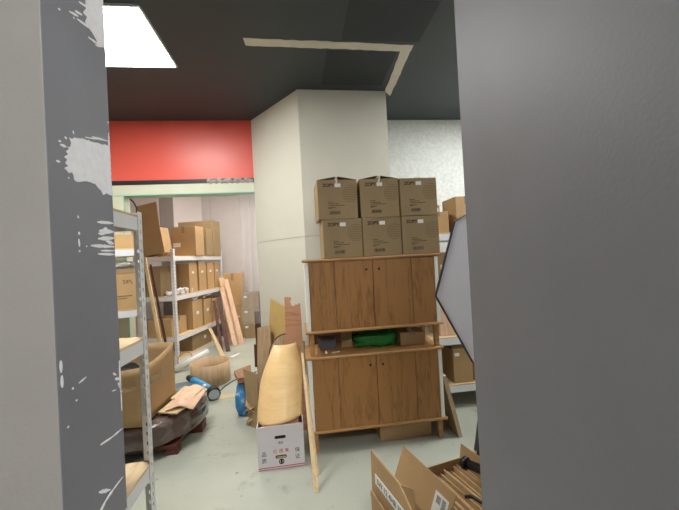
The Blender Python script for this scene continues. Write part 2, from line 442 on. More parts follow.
def patch(poly):
    P = []
    for i in range(len(poly)):
        (a, b), (c, d) = poly[i], poly[(i + 1) % len(poly)]
        n = max(1, int(math.hypot(c - a, d - b) / 0.006))
        for k in range(n):
            t = k / n
            j = 0.0012 if k else 0
            P.append((min(0.8045, a + (c - a) * t + random.uniform(-j, j)), b + (d - b) * t + random.uniform(-j, j)))
    poly_slab(bm, [(-0.4, a, b) for a, b in P], 0.0009, (1, 0, 0))
patch(TOP); patch(MAIN)
for (a, b, c, d, w) in STR:
    L = max(1e-4, math.hypot(c - a, d - b)); nx, ny = -(d - b) / L, (c - a) / L
    L2 = max(L, w)
    up, dn = [], []
    N = max(4, int(L / .006))
    for k in range(N + 1):
        t = k / N
        hw = w / 2 * (0.25 + 0.75 * math.sin(PI * min(1, max(0, t * .9 + .08)))) * random.uniform(.7, 1.1)
        x, y = a + (c - a) / L * L2 * t, b + (d - b) / L * L2 * t
        up.append((min(.8045, x + nx * hw), y + ny * hw)); dn.append((min(.8045, x - nx * hw), y - ny * hw))
    poly_slab(bm, [(-0.4, p, q) for p, q in up + dn[::-1]], 0.0008, (1, 0, 0))
o = struct('bare_patches', bm, M['chip'], wl)
o['label'] = 'white plaster showing where paint has chipped off'

# ------------------------------------------------------------------ ceiling lamps
def lamp(x0, x1, y0, y1, z, m, label):
    t = thing('ceiling_light', label, 'ceiling light', ((x0 + x1) / 2, (y0 + y1) / 2, z), group='flat ceiling light panels')
    w, d = (x1 - x0) / 2, (y1 - y0) / 2
    bm = NB(); e = .012
    box(bm, -w - e, -w, -d - e, d + e, -.014, 0); box(bm, w, w + e, -d - e, d + e, -.014, 0)
    box(bm, -w, w, -d - e, -d, -.014, 0); box(bm, -w, w, d, d + e, -.014, 0)
    obj('frame', bm, M['metal_white'], t)
    obj('diffuser', box(NB(), -w, w, -d, d, -.010, -.002), m, t)
lamp(-1.54, -0.885, 2.18, 2.825, CZ, M['panel_on'], 'square lit ceiling panel on the black ceiling left of the bare plaster strip')
lamp(1.20, 1.85, 0.95, 1.60, CZ, M['panel_fill'], 'unseen ceiling panel added as fill light behind the grey right wall')  # out of view, added to brighten the diffuser, sideboard fronts and left wall end
lamp(1.75, 2.40, 2.35, 3.0, CZ, M['panel_right'], 'lit ceiling panel above the right shelving near the rough white wall')
lamp(-1.5, -0.85, 5.3, 5.95, CZ + .1, M['panel_far'], 'square lit ceiling panel in the room beyond the opening')
lamp(0.1, 0.75, 5.2, 5.85, CZ + .1, M['panel_far'], 'lit ceiling panel at the right of the room beyond the opening')
lamp(-0.15, 0.50, -1.75, -1.10, CZ, M['panel_near'], 'lit ceiling panel on the near side of the grey walls')

# ------------------------------------------------------------------ cartons
def carton(label, loc, rz, w, d, h, m=None, group=None, opened=False, flaps=(), tape=True, sticker=None, tilt=0.0, fl_len=None, name='carton', seam=False, cat='box'):
    m = m or M['card']
    t = thing(name, label, cat, loc, rz, group)
    if tilt: t.rotation_euler = (0, tilt, rz)
    bm = NB(); k = 0.005
    if opened:
        box(bm, -w/2, w/2, -d/2, d/2, 0, k)
        box(bm, -w/2, w/2, -d/2, -d/2 + k, k, h); box(bm, -w/2, w/2, d/2 - k, d/2, k, h)
        box(bm, -w/2, -w/2 + k, -d/2 + k, d/2 - k, k, h); box(bm, w/2 - k, w/2, -d/2 + k, d/2 - k, k, h)
        obj('body', bm, m, t)
    else:
        box(bm, -w/2, w/2, -d/2, d/2, 0, h)
        obj('body', bm, m, t, bevel=0.004)
        if tape:
            bm = NB()
            box(bm, -.024, .024, -d/2, d/2, h, h + .0008)
            box(bm, -.024, .024, -d/2 - .0008, -d/2, h * .78, h + .0008)
            obj('tape', bm, M['tape'], t)
    for (side, ang) in flaps:
        a = rad(ang)
        fw = (w if side[0] == 'x' else d) / 2 * 0.98
        if fl_len: fw = fl_len
        c, s = math.cos(a), math.sin(a)
        if side == 'xm': q = [(-w/2, -d/2, h), (-w/2, d/2, h), (-w/2 + fw * c, d/2, h + fw * s), (-w/2 + fw * c, -d/2, h + fw * s)]
        if side == 'xp': q = [(w/2, d/2, h), (w/2, -d/2, h), (w/2 - fw * c, -d/2, h + fw * s), (w/2 - fw * c, d/2, h + fw * s)]
        if side == 'ym': q = [(w/2, -d/2, h), (-w/2, -d/2, h), (-w/2, -d/2 + fw * c, h + fw * s), (w/2, -d/2 + fw * c, h + fw * s)]
        if side == 'yp': q = [(-w/2, d/2, h), (w/2, d/2, h), (w/2, d/2 - fw * c, h + fw * s), (-w/2, d/2 - fw * c, h + fw * s)]
        obj('flap', poly_slab(NB(), q, 0.004), m, t)
    if sticker:
        sx, sz, sw, sh = sticker
        bm = NB(); box(bm, sx - sw/2, sx + sw/2, -d/2 - .001, -d/2, sz - sh/2, sz + sh/2)
        obj('label', bm, M['paper'], t)
    return t

# ------------------------------------------------------------------ slotted shelving units
def post_bm(x, y, sx, sy, H):
    """slotted angle post: corner at (x, y), flanges run towards sx and sy; real slots"""
    bm = NB(); fw, t = 0.045, 0.003
    holes = [0.03 + i * 0.05 for i in range(int((H - .05) / 0.05) + 1)]
    def flange(ax):
        def bx(a0, a1, z0, z1):
            if ax == 'x':
                xa, xb = sorted((x + sx * a0, x + sx * a1)); ya, yb = sorted((y, y + sy * t))
            else:
                ya, yb = sorted((y + sy * a0, y + sy * a1)); xa, xb = sorted((x, x + sx * t))
            box(bm, xa, xb, ya, yb, z0, z1)
        bx(0, .017, 0, H); bx(.028, fw, 0, H)
        z = 0
        for h in holes:
            bx(.017, .028, z, h); z = h + .020
        bx(.017, .028, z, H)
    flange('x'); flange('y')
    return bm

def shelf(label, loc, rz, L, D, H, levels, group='white slotted steel shelving units', bh=0.06):
    t = thing('shelving_unit', label, 'shelf', (loc[0], loc[1], 0), rz, group)
    for x, y, sx, sy in ((0, 0, 1, 1), (L, 0, -1, 1), (0, D, 1, -1), (L, D, -1, -1)):
        obj('post', post_bm(x, y, sx, sy, H), M['metal_white'], t)
    for z in levels:
        for y in (0.004, D - .016):
            bm = NB(); box(bm, .004, L - .004, y, y + .012, z - bh - .012, z - .012); obj('beam', bm, M['metal_white'], t)
        for x in (0.004, L - .016):
            bm = NB(); box(bm, x, x + .012, .017, D - .017, z - bh - .012, z - .012); obj('beam', bm, M['metal_white'], t)
        bm = NB(); box(bm, .004, L - .004, .004, D - .004, z - .012, z); obj('shelf_board', bm, M['particle'], t)
    return t

def local(loc, rz, u, v, z):
    c, s = math.cos(rz), math.sin(rz)
    return (loc[0] + c * u - s * v, loc[1] + s * u + c * v, z)

S1, R1 = (-0.80, 0.85), PI / 2
u1 = shelf('tall white slotted shelving unit just inside the grey left wall end', S1, R1, 1.042, 0.45, 1.742, (0.45, 1.095, 1.725), bh=.066)
S2, R2 = (-1.81, 5.24), math.atan2(.974, .226)
shelf('white slotted shelving unit in the far room packed with upright cartons', S2, R2, 1.58, 0.52, 1.715, (0.08, 0.42, 1.02, 1.612))
R3 = rad(22)
S3 = (-1.47 - .66 * math.cos(R3), 3.43 - .66 * math.sin(R3))
shelf('white slotted shelving unit with its end seen behind the nearest unit', S3, R3, 0.66, 0.44, 1.67, (0.10, 1.075, 1.645))
S4, R4 = (1.0, 3.0), 0.0
shelf('white shelving unit against the rough white wall right of the oak sideboards', S4, R4, 1.65, 0.5, 1.64, (0.225, 0.665, 1.18, 1.632))

# cartons on the far unit (its front faces the aisle)
def on2(label, u, v, z, w, d, h, **k):
    return carton(label, local(S2, R2, u, v, z + .001), R2 + k.pop('dr', 0), w, d, h, **k)
G2t = 'cartons on top of the far shelving unit'
RF = R2 - PI / 2                        # facing along the unit, towards its near end
carton('plain carton with a white label at lower left, on far unit top', local(S2, R2, .74, .185, 1.613), RF, .42, .27, .49, m=M['card'], group=G2t, sticker=(-.12, .19, .13, .07))
carton('narrow carton on top of the far unit beside the labelled carton', local(S2, R2, 1.10, .18, 1.613), RF, .38, .22, .48, m=M['card_d'], group=G2t, sticker=(.12, .2, .03, .03))
carton('largest carton at far end of the far unit top, lid ajar', local(S2, R2, 1.365, .31, 1.613), RF, .66, .29, .645, m=M['card_d'], group=G2t, flaps=(('ym', 8),), fl_len=.2, tape=False)
tl = carton('tall tilted open carton with raised flap on near end of far unit', local(S2, R2, .13, .31, 1.645), RF, .33, .20, .38, m=M['card'], group=G2t, opened=True, flaps=(('ym', 84),), fl_len=.40, tilt=-.16)
blob_bm = blob(NB(), (0, 0, 0), .10, .10, .19, .25, 3, 3.1)
l = local(S2, R2, .47, .46, 1.613)
o = obj('bundle', blob_bm, M['basket']); o.location = l; o.rotation_euler = (0, 0, R2)
tag(o, 'dark brown wrapped bundle on far unit top behind the labelled carton', 'bundle')

G2u = 'upright slim cartons on the second shelf of the far unit'
for i, (u, lab) in enumerate(((.60, 'nearest of the slim upright cartons on far unit second shelf'), (.90, 'second nearest slim upright carton on far unit second shelf'), (1.19, 'third slim upright carton on far unit second shelf'), (1.44, 'farthest slim upright carton at the end of far unit second shelf'))):
    on2(lab, u, .18, 1.02, .24 if i < 3 else .17, .28, .47, m=M['card_b'], group=G2u, tape=False, sticker=(-.01, .32, .07, .035))
on2('big brown carton at near end of far unit second shelf', .24, .36, 1.02, .44, .26, .45, m=M['card_d'], group='cartons at the back of the far unit')
bm = NB()
for k in range(14): blob(bm, (.07 + k * .042 , .06 + .05 * math.sin(k * 2.1), 0), .035, .04, .018 + .014 * (k % 3), .7, 4.5, k * 2.3, 18, 10)
o = obj('crumpled_plastic', bm, M['bag_white']); o.location = local(S2, R2, -.0, .06, 1.022); o.rotation_euler = (0, 0, R2)
tag(o, 'crumpled white plastic wrapping along front of far unit second shelf', 'plastic wrap', kind='stuff')
G2v = 'open cartons on the third shelf of the far unit'
for i, (u, w, h, lab) in enumerate(((.66, .30, .46, 'nearest open carton stuffed with white plastic on far unit third shelf'), (1.00, .26, .44, 'middle open carton on far unit third shelf'), (1.30, .26, .42, 'farthest open carton on far unit third shelf'))):
    on2(lab, u, .19, .42, w, .32, h, m=M['card_b'], group=G2v, opened=True, flaps=(('xm', 100),), fl_len=.08, sticker=(.0, .25, .08, .05))
bm = NB()
for k in range(6): blob(bm, (k * .115, .03 * (k % 2), .02 * (k % 3)), .07, .07, .025, .6, 4, k * 3.3 + 1, 18, 10)
o = obj('crumpled_plastic', bm, M['bag_white']); o.location = local(S2, R2, .62, .10, .885); o.rotation_euler = (0, 0, R2)
tag(o, 'crumpled white plastic spilling over the open cartons of third shelf', 'plastic wrap', kind='stuff')
on2('low closed carton at near end of far unit third shelf', .22, .27, .42, .40, .36, .26, m=M['card_b'], group='low cartons of the far unit')
on2('big carton with a torn label on bottom shelf of far unit', .80, .24, .08, .62, .38, .27, m=M['card_d'], group='low cartons of the far unit', sticker=(.1, .14, .07, .05))

# on the unit behind the nearest one
carton('carton lying on top of the unit behind the nearest shelving', local(S3, R3, .40, .22, 1.646), R3, .44, .34, .135, m=M['card_b'], tape=False, sticker=(-.12, .12, .06, .03))
c3 = carton('printed carton on the middle shelf behind the nearest shelving unit', local(S3, R3, .47, .20, 1.076), R3, .30, .36, .33, m=M['card_b'], tape=False)
c = carton('side carton with raised white flap behind the nearest shelving', local(S3, R3, .15, .2, 1.076), R3, .27, .34, .30, m=M['card_b'], opened=True, flaps=(('xp', 105),), fl_len=.06)
o = obj('cardboard_sheets', box(NB(), -.2, .2, -.18, .18, 0, .05), M['card_d'], bevel=.003); o.location = local(S3, R3, .455, .22, 1.407); o.rotation_euler = (0, 0, R3)
tag(o, 'flat brown cardboard lying on the printed carton', 'cardboard')
o = obj('plastic_sheet', blob(NB(), (0, 0, 0), .19, .14, .032, .4, 4, 9.0), M['bag_white']); o.location = local(S3, R3, .44, .2, 1.458)
tag(o, 'crumpled white plastic lying above the printed carton', 'plastic wrap')

lettering('SIPL', .05, M['print'], c3, (.07, -.1805, .255))
bm = NB(); box(bm, -.02, .10, -.1806, -.18, .12, .13); box(bm, -.02, .06, -.1806, -.18, .10, .108); obj('small_print', bm, M['print_f'], c3)

# right-hand unit
def on4(label, u, v, z, w, d, h, **k): return carton(label, local(S4, R4, u + .235, v, z + .001), k.pop('dr', 0), w, d, h, **k)
on4('small yellowish carton on top of the right shelving unit', .12, .16, 1.632, .20, .24, .20, m=M['card_b'], dr=-.35)
on4('brown carton with white label behind the yellowish carton on right unit', .13, .385, 1.632, .18, .17, .30, m=M['card_d'], sticker=(.05, .24, .05, .06))
on4('taller carton on top of right unit beside the grey wall', .38, .20, 1.632, .22, .3, .34, m=M['card'], sticker=(.02, .22, .07, .1))
on4('small carton with a white label under the top of right unit', .24, .25, 1.18, .34, .36, .27, m=M['card_d'], sticker=(-.12, .13, .05, .05))
on4('narrow pinkish carton on third shelf of right unit', .15, .2, .665, .20, .28, .26, m=M['ply_pink'], tape=False)
on4('open carton with torn label on bottom shelf of right unit', .245, .25, .225, .185, .44, .31, m=M['card'], opened=True, flaps=(('ym', 40),), fl_len=.05, sticker=(-.055, .265, .045, .03))
on4('carton beside the open one on bottom shelf of right unit', .455, .25, .225, .2, .4, .29, m=M['card_d'])

# ------------------------------------------------------------------ oak sideboards, one on the other
def sideboard(label, loc, body_z0, body_h):
    t = thing('sideboard', label, 'cabinet', loc, 0, 'oak fronted sideboards stacked by the pillar')
    W, D = 1.072, 0.40
    z0, z1 = body_z0, body_z0 + body_h
    for nm, za in (('bottom_panel', z0), ('top_panel', z1 - .02)):
        bm = NB(); box(bm, 0, W, 0, D, za, za + .02); obj(nm, bm, M['oak_h'], t, bevel=.006)
    for x in (.018, W - .046):
        bm = NB(); box(bm, x, x + .028, .010, D - .01, z0 + .02, z1 - .02); obj('side_panel', bm, M['white_board'], t, bevel=.002)
    bm = NB(); box(bm, .046, W - .046, D - .02, D - .012, z0 + .02, z1 - .02); obj('back_panel', bm, M['white_board'], t)
    bm = NB(); box(bm, .046, W - .046, .04, D - .02, z0 + .25, z0 + .265); obj('inner_shelf', bm, M['white_board'], t)
    xs = [.047, .240, .5335, .838, W - .047]
    for i in range(4):
        a, b = xs[i] + .0018, xs[i + 1] - .0018
        bm = NB(); box(bm, a, b, .012, .030, z0 + .022, z1 - .022)
        o = obj('front_panel' if i in (0, 3) else 'door', bm, M['oak'], t, bevel=.0012)
        if i in (1, 2):
            kx = xs[2] + (-.047 if i == 1 else .05)
            kb = NB(); tube(kb, [(kx, .013, z1 - .095), (kx, .009, z1 - .095)], .009, 14)
            obj('knob', kb, M['dark_hole'], o)
    for x in (.030, W - .065):
        for y in (.035, D - .07):
            bm = NB(); box(bm, x, x + .035, y, y + .035, 0, z0); obj('leg', bm, M['oak_h'], t, bevel=.002)
    return t
CX, CY = 0.026, 2.53
sideboard('lower oak and white sideboard standing on the floor', (CX - .008, CY, 0), .155, .567)
sideboard('upper oak and white sideboard standing on the lower one', (CX, CY, .722), .172, .554)
TOPZ = .722 + .172 + .554

# six printed cartons on top
def product_box(label, x, y, z, rz=0.0, peaked=False, torn=False, ghost=0, w=.302, h=.296):
    d = .30
    t = thing('printed_carton', label, 'box', (x, y, z), rz, 'matching printed cartons on the sideboard')
    bm = NB()
    if peaked:
        k = .004
        box(bm, -w/2, w/2, -d/2, d/2, 0, k); box(bm, -w/2, w/2, -d/2, -d/2 + k, k, h); box(bm, -w/2, w/2, d/2 - k, d/2, k, h)
        box(bm, -w/2, -w/2 + k, -d/2 + k, d/2 - k, k, h); box(bm, w/2 - k, w/2, -d/2 + k, d/2 - k, k, h)
        box(bm, -w/2 + k, w/2 - k, -d/2 + k, d/2 - k, h - .014, h - .01)
        obj('body', bm, M['card_d'], t)
        a = rad(10)
        for s in (-1, 1):
            fw = w/2 * .97
            q = [(s * w/2, -d/2, h), (s * w/2, d/2, h), (s * (w/2 - fw * math.cos(a)), d/2, h + fw * math.sin(a)), (s * (w/2 - fw * math.cos(a)), -d/2, h + fw * math.sin(a))]
            obj('flap', poly_slab(NB(), q if s < 0 else q[::-1], .003), M['card_d'], t)
        bm = NB()
        poly_slab(bm, [(-.012, -d/2 - .001, h - .03), (.004, -d/2 - .001, h - .035), (.016 if torn else 0, -d/2 - .006, h + .03), (.004 if torn else -.01, -d/2 - .006, h + .03)], .001)
        obj('tape', bm, M['tape_white'], t)
    else:
        box(bm, -w/2, w/2, -d/2, d/2, 0, h)
        obj('body', bm, M['card_d'], t, bevel=.006)
        bm = NB(); box(bm, -.024, .024, -d/2, d/2, h, h + .0008); obj('tape', bm, M['tape'], t)
    yf = -d/2 - .0006
    lettering('ZOPY', .033, M['print'], t, (-.068, yf + .0004, h - .042), spacing=1.0, bold=.0016)
    bm = NB(); box(bm, -.018, .026, yf - .0005, yf + .0006, h - .056, h - .028); obj('label', bm, M['paper'], t)
    bm = NB()                                              # small print: lines too fine to read
    for (x0, x1, zz) in ((-.075, -.035, .125), (-.075, .005, .112), (-.07, .05, .099), (-.075, -.02, .084), (-.075, -.045, .077)):
        xx = x0
        while xx < x1:
            e = min(x1, xx + random.uniform(.008, .026)); box(bm, xx, e, yf, yf + .0006, zz, zz + .0045); xx = e + .003
    obj('small_print', bm, M['print'], t)
    bm = NB(); xx = -.066
    while xx < .012:
        e = random.choice((.0022, .0034, .005)); box(bm, xx, xx + e, yf, yf + .0006, .034, .058); xx += e + random.choice((.002, .0032))
    obj('barcode', bm, M['print'], t)
    bm = NB()                                              # faint round mark of fine lines
    cx, cz, R = .10, h - .11, .066
    for i in range(10):
        zz = -R + 2 * R * (i + .5) / 10
        hw = math.sqrt(R * R - zz * zz)
        box(bm, max(cx - hw, -w/2 + .01), min(cx + hw, w/2 - .006), yf, yf + .0006, cz + zz, cz + zz + .0038)
    obj('round_emblem', bm, M['print_f'], t)
    return t
bz = TOPZ + .001
product_box('bottom left printed carton of the six on the sideboard', .345, 2.70, bz, .01)
product_box('bottom middle printed carton of the six on the sideboard', .652, 2.70, bz)
product_box('bottom right printed carton of the six on the sideboard', .959, 2.70, bz)
product_box('top left printed carton with raised flaps overhanging the stack', .318, 2.70, bz + .298, .03, True)
product_box('top middle printed carton with raised flaps and torn white tape', .650, 2.70, bz + .298, -.02, True, True)
product_box('top right printed carton closed flat with tape, at stack corner', .958, 2.70, bz + .298, .0)

bm = NB(); poly_slab(bm, [(.09, 2.99, 0), (.985, 2.99, 0), (.985, 3.14, 1.15), (.09, 3.14, 1.15)], .012, (0, 1, 0))
o = obj('upright_board', bm, M['brown_dark'], off=(.55, 3.05, 0)); tag(o, 'dark brown board standing between the sideboards and the pillar', 'board')
# things in the gap between the sideboards and under the lower one
lt = .7225
o = obj('plastic_bag', blob(NB(), (0, 0, 0), .18, .10, .058, .3, 3, 5.0), M['green']); o.location = (.60, 2.76, lt); tag(o, 'green plastic bag stuffed in the gap between the sideboards', 'bag')
carton('small flat carton at right of the gap between sideboards', (.885, 2.74, lt), -.08, .20, .2, .105, m=M['card'])
carton('little dark grey box at left of the gap between sideboards', (.20, 2.79, lt), .1, .13, .12, .085, m=M['card_slate'], tape=False)
carton('little brown box beside the green bag between sideboards', (.365, 2.80, lt), -.1, .09, .1, .13, m=M['card_d'], tape=False)
bm = NB(); poly_slab(bm, [(0, 0, 0), (.022, .004, 0), (.016, .022, .012), (.006, .02, .016)], .003)
o = obj('paper_scrap', bm, M['paper']); o.location = (.165, 2.60, lt + .003); tag(o, 'tiny white paper scrap nearest the left leg between sideboards', 'scrap')
bm = NB(); poly_slab(bm, [(0, 0, 0), (.06, .012, 0), (.064, .024, .004), (.01, .014, .004)], .002)
o = obj('paper_scrap', bm, M['paper']); o.location = (.22, 2.60, lt + .003); tag(o, 'thin curled white paper scrap lying between the sideboards', 'scrap')
carton('flat brown carton on the floor under the lower sideboard', (.775, 2.76, 0), .02, .42, .28, .145, m=M['card'])
# board leaning against the right side of the sideboards
bm = NB()
poly_slab(bm, [(1.205, 2.54, 0), (1.112, 2.57, .48), (1.112, 2.90, .48), (1.205, 2.90, 0)], .03)
o = obj('leaning_board', bm, M['ply_g'], off=(1.165, 2.7, 0)); tag(o, 'brown board leaning on the right side of the lower sideboard', 'board')

# ------------------------------------------------------------------ white fruit carton
cw = thing('white_carton', 'white fruit carton with red and black lettering, veneer curl on it', 'box', (-.189, 2.58, 0), .025)
W, D, H = .322, .30, .302
bm = NB(); k = .005
box(bm, -W/2, W/2, -D/2, D/2, 0, k); box(bm, -W/2, W/2, D/2 - k, D/2, k, H); box(bm, -W/2, -W/2 + k, -D/2 + k, D/2 - k, k, H); box(bm, W/2 - k, W/2, -D/2 + k, D/2 - k, k, H)
box(bm, -W/2, W/2, -D/2, -D/2 + k, k, H)
obj('body', bm, M['carton_white'], cw)
def stadium(bm, cx, cz, w, h, y0, y1, mi=0):
    pts = []
    for s, a0 in ((1, -90), (-1, 90)):
        for i in range(9):
            a = rad(a0 + i * 180 / 8); pts.append((cx + s * (w/2 - h/2) + h/2 * math.cos(a), cz + h/2 * math.sin(a)))
    poly_slab(bm, [(x, y1, z) for x, z in pts], y1 - y0, (0, -1, 0), mi)
yf = -D/2
bm = NB(); stadium(bm, -.002, .222, .078, .021, yf - .0012, yf + .001); obj('hand_hole', bm, M['dark_hole'], cw)
bm = NB(); stadium(bm, -.002, .086, .078, .022, yf - .0012, yf + .001, 0); stadium(bm, .0, .084, .062, .010, yf - .0018, yf + .001, 1); obj('lower_hand_hole', bm, [M['print'], M['card_in']], cw)
bm = NB()
box(bm, -W/2, W/2, yf - .0010, yf, .016, .021); box(bm, -W/2, W/2, yf - .0010, yf, .003, .007)
obj('red_stripe', bm, M['print_red'], cw)
bm = NB()
for i in range(20):
    a0, a1 = 2 * PI * i / 20, 2 * PI * (i + 1) / 20
    R0, R1 = .012, .019
    poly_slab(bm, [(R0 * math.cos(a0), yf, .052 + R0 * math.sin(a0)), (R1 * math.cos(a0), yf, .052 + R1 * math.sin(a0)), (R1 * math.cos(a1), yf, .052 + R1 * math.sin(a1)), (R0 * math.cos(a1), yf, .052 + R0 * math.sin(a1))], .001, (0, -1, 0))
box(bm, -.007, .007, yf - .001, yf, .040, .064)
obj('round_emblem', bm, M['print_black'], cw)
yt = yf - .0006
lettering('红 提 果', .030, M['print_red'], cw, (.0, yt, .124), spacing=1.05)
lettering('精品', .018, M['print_black'], cw, (.0, yt, .182))
lettering('品', .036, M['print_black'], cw, (-.118, yt, .112)); lettering('质', .036, M['print_black'], cw, (-.118, yt, .066))
lettering('保', .036, M['print_black'], cw, (.112, yt, .118)); lettering('证', .036, M['print_black'], cw, (.112, yt, .072))

# curl of pale veneer standing in the white carton, leaning on the boards behind it
def curl(u, v):                       # u: across the curl, v: up
    a = rad(-108 + 196 * u)           # 0 deg faces the camera
    r = .166 - .066 * v ** 4.5
    cx = -.193 + .040 * v ** 1.3
    cy = 2.583 + .24 * v
    z0 = .288 + (.026 * min(1, (u - .42) / .25) if u > .42 else 0)
    zz = z0 + (.785 - z0) * v
    if u < .3: zz -= (.3 - u) * .75 * v ** 2
    return (cx + r * math.sin(a), cy - r * math.cos(a) * .86, zz)
bm = grid_sheet(NB(), curl, 34, 24, .003)
o = obj('veneer_sheet', bm, M['veneer'], off=(-.185, 2.6, .315)); tag(o, 'curled sheet of pale yellow veneer standing in the white carton', 'veneer')
# a flat offcut inside the carton holds the curl up
carton('brown offcut block inside white carton below the veneer curl', (-.189, 2.585, .006), .025, .26, .22, .28, m=M['ply_p'], tape=False, name='offcut_block', cat='wood')

# boards leaning by the pillar
def board(name, label, cat, pts, t, m, group=None, nrm=None):
    bm = poly_slab(NB(), pts, t, nrm)
    x = sum(p[0] for p in pts) / len(pts); y = sum(p[1] for p in pts) / len(pts); z = min(p[2] for p in pts)
    o = obj(name, bm, m, off=(x, y, z)); tag(o, label, cat, group)
    return o
fd = Vector((.519, -.71, 0)) .normalized()
fn = Vector((-.807, -.59, 0))
A0 = Vector((-.445, 3.9, 0))
def onface(s, off, z):
    p = A0 + fd * s + fn * off; return (p.x, p.y, z)
GB = 'boards leaning against the white pillar'
board('leaning_board', 'yellow fibreboard with slanting top leaning against the white pillar', 'board',
      [onface(.20, .10, 0), onface(.66, .10, 0), onface(.60, .02, .97), onface(.272, .02, 1.06)], .012, M['ply_y'], GB)
board('leaning_board', 'greyish plywood board, lower and leftmost of those at the pillar', 'board',
      [onface(.16, .17, 0), onface(.46, .17, 0), onface(.36, .10, .80), onface(.11, .10, .745)], .012, M['ply_g'], GB)
# notched plywood
def bite_top():
    pts = [(-.15, 0), (.02, 0), (.0, 1.06)]
    pts += [(-.012, 1.065), (-.020, 1.052), (-.032, 1.050), (-.040, 1.062), (-.046, 1.046), (-.062, 1.038), (-.080, 1.048), (-.088, 1.072), (-.086, 1.092), (-.078, 1.10), (-.078, 1.118), (-.138, 1.125)]
    return pts
P = []
for x, z in bite_top():
    f = z / 1.13; P.append((x, 2.93 + .17 * f, z))
board('leaning_board', 'pinkish plywood board with bitten notches along its top edge', 'board', P, .010, M['ply_p'], GB, (0, 1, 0))
# round-topped board with dark rim
t = thing('round_topped_board', 'round topped pale board with dark rim behind the veneer', 'board', (-.25, 3.02, 0), 0, GB)
def arch(r, grow):
    pts = [(-r - grow, 0), (r + grow, 0)]
    for i in range(17):
        a = PI * i / 16; pts.append(((r + grow) * math.cos(a), .60 + (r + grow) * 1.2 * math.sin(a)))
    return [(x + .11, .12 * z, z) for x, z in pts]
obj('panel', poly_slab(NB(), arch(.155, 0), .012, (0, 1, 0)), M['ply_g'], t)
obj('rim', poly_slab(NB(), [(x, y + .003, z) for x, y, z in arch(.155, .010)], .007, (0, 1, 0)), M['brown_dark'], t)
# long offcuts between white carton and sideboard
GO = 'long thin offcuts leaning beside the white carton'
board('offcut_strip', 'longest thin plywood offcut reaching forward onto the floor', 'board', [(.028, 2.150, 0), (.054, 2.135, 0), (.006, 2.62, .74), (-.010, 2.63, .74)], .008, M['ply_l'], GO)
board('offcut_strip', 'shorter plywood offcut nearest the lower sideboard', 'board', [(.046, 2.33, 0), (.068, 2.30, 0), (.024, 2.66, .56), (.010, 2.67, .56)], .010, M['ply_l'], GO)
board('offcut_strip', 'dark brown offcut tucked between veneer and sideboard', 'board', [(.018, 2.60, 0), (.03, 2.56, 0), (.02, 2.84, .78), (.0, 2.85, .78)], .012, M['card_d'], GO)
# dark brown post beyond the pillar corner
t = thing('dark_wood_post', 'dark brown wooden post standing beyond left edge of pillar', 'post', (-.525, 4.22, 0))
obj('upright', box(NB(), -.028, .040, -.03, .03, .0, .86), M['brown_dark'], t, bevel=.003)
obj('foot_block', box(NB(), -.05, .045, -.05, -.03, .2, .47), M['maroon'], t, bevel=.003)

# blue sack, wooden slab and folded cardboard left of the veneer
o = obj('sack', blob(NB(), (0, 0, 0), .065, .17, .165, .16, 3, 2.0), M['blue_bag']); o.location = (-.595, 3.46, 0)
tag(o, 'blue and white plastic sack on the floor left of veneer', 'bag')
board('wood_slab', 'brown wooden slab lying on top of the blue sack', 'wood', [(-.69, 3.52, .335), (-.61, 3.27, .335), (-.51, 3.29, .335), (-.55, 3.68, .335)], .045, M['brown_mid'])
GC = 'folded cardboard pieces beside the blue sack'
board('folded_cardboard', 'grey brown folded cardboard standing between blue sack and veneer', 'cardboard', [(-.50, 3.14, .0), (-.40, 3.03, .0), (-.41, 3.16, .44), (-.55, 3.26, .47)], .012, M['card_d'], GC)
for i, (dx, z, lab) in enumerate(((0, .0, 'lowest crumpled cardboard piece in front of the blue sack'), (.01, .075, 'middle crumpled cardboard piece in front of the blue sack'), (-.004, .15, 'topmost crumpled cardboard piece in front of the blue sack'))):
    def cr(u, v, dx=dx, z=z, i=i):
        return (-.53 + dx + .17 * u, 3.12 + .13 * v - .05 * u, z + .012 + .045 * abs(math.sin(u * 4 + i)) + .02 * math.sin(v * 5 + i * 2))
    o = obj('crumpled_cardboard', grid_sheet(NB(), cr, 10, 8, .006), M['card'], off=(-.5, 3.15, z)); tag(o, lab, 'cardboard', GC)

# ------------------------------------------------------------------ left foreground: wrapped bundle, big open carton, offcuts
t = thing('wrapped_bundle', 'brown bundle in shiny plastic wrap on a low maroon dolly', 'bundle', (-1.28, 2.98, 0))
def bundle(u, v):
    pts = [(-.52, -.30), (-.1, -.31), (.14, -.26), (.34, -.06), (.40, .20), (.34, .33), (-.0, .33), (-.50, .28)]
    a = u * len(pts); i = int(a) % len(pts); f = a - int(a)
    p0, p1, p2, p3 = (pts[(i + k) % len(pts)] for k in (-1, 0, 1, 2))
    def cm(k): return .5 * ((2 * p1[k]) + (-p0[k] + p2[k]) * f + (2 * p0[k] - 5 * p1[k] + 4 * p2[k] - p3[k]) * f * f + (-p0[k] + 3 * p1[k] - 3 * p2[k] + p3[k]) * f ** 3)
    x, y = cm(0), cm(1)
    s = 1.0 if .0 < v < 1.0 else 1.0
    if v <= .15: s = .88 + .8 * v
    elif v >= .85: s = 1 - (v - .85) * 1.4
    n = noise.noise(Vector((x * 7, y * 7, v * 5))) * .035
    return (x * (s + n), y * (s + n), .075 + .205 * v + .012 * noise.noise(Vector((x * 9, y * 9, v * 3))))
bm = grid_sheet(NB(), bundle, 64, 12)
bmesh.ops.remove_doubles(bm, verts=bm.verts, dist=1e-4)
bmesh.ops.holes_fill(bm, edges=[e for e in bm.edges if e.is_boundary], sides=0)
obj('core', bm, M['wrap_brown'], t)
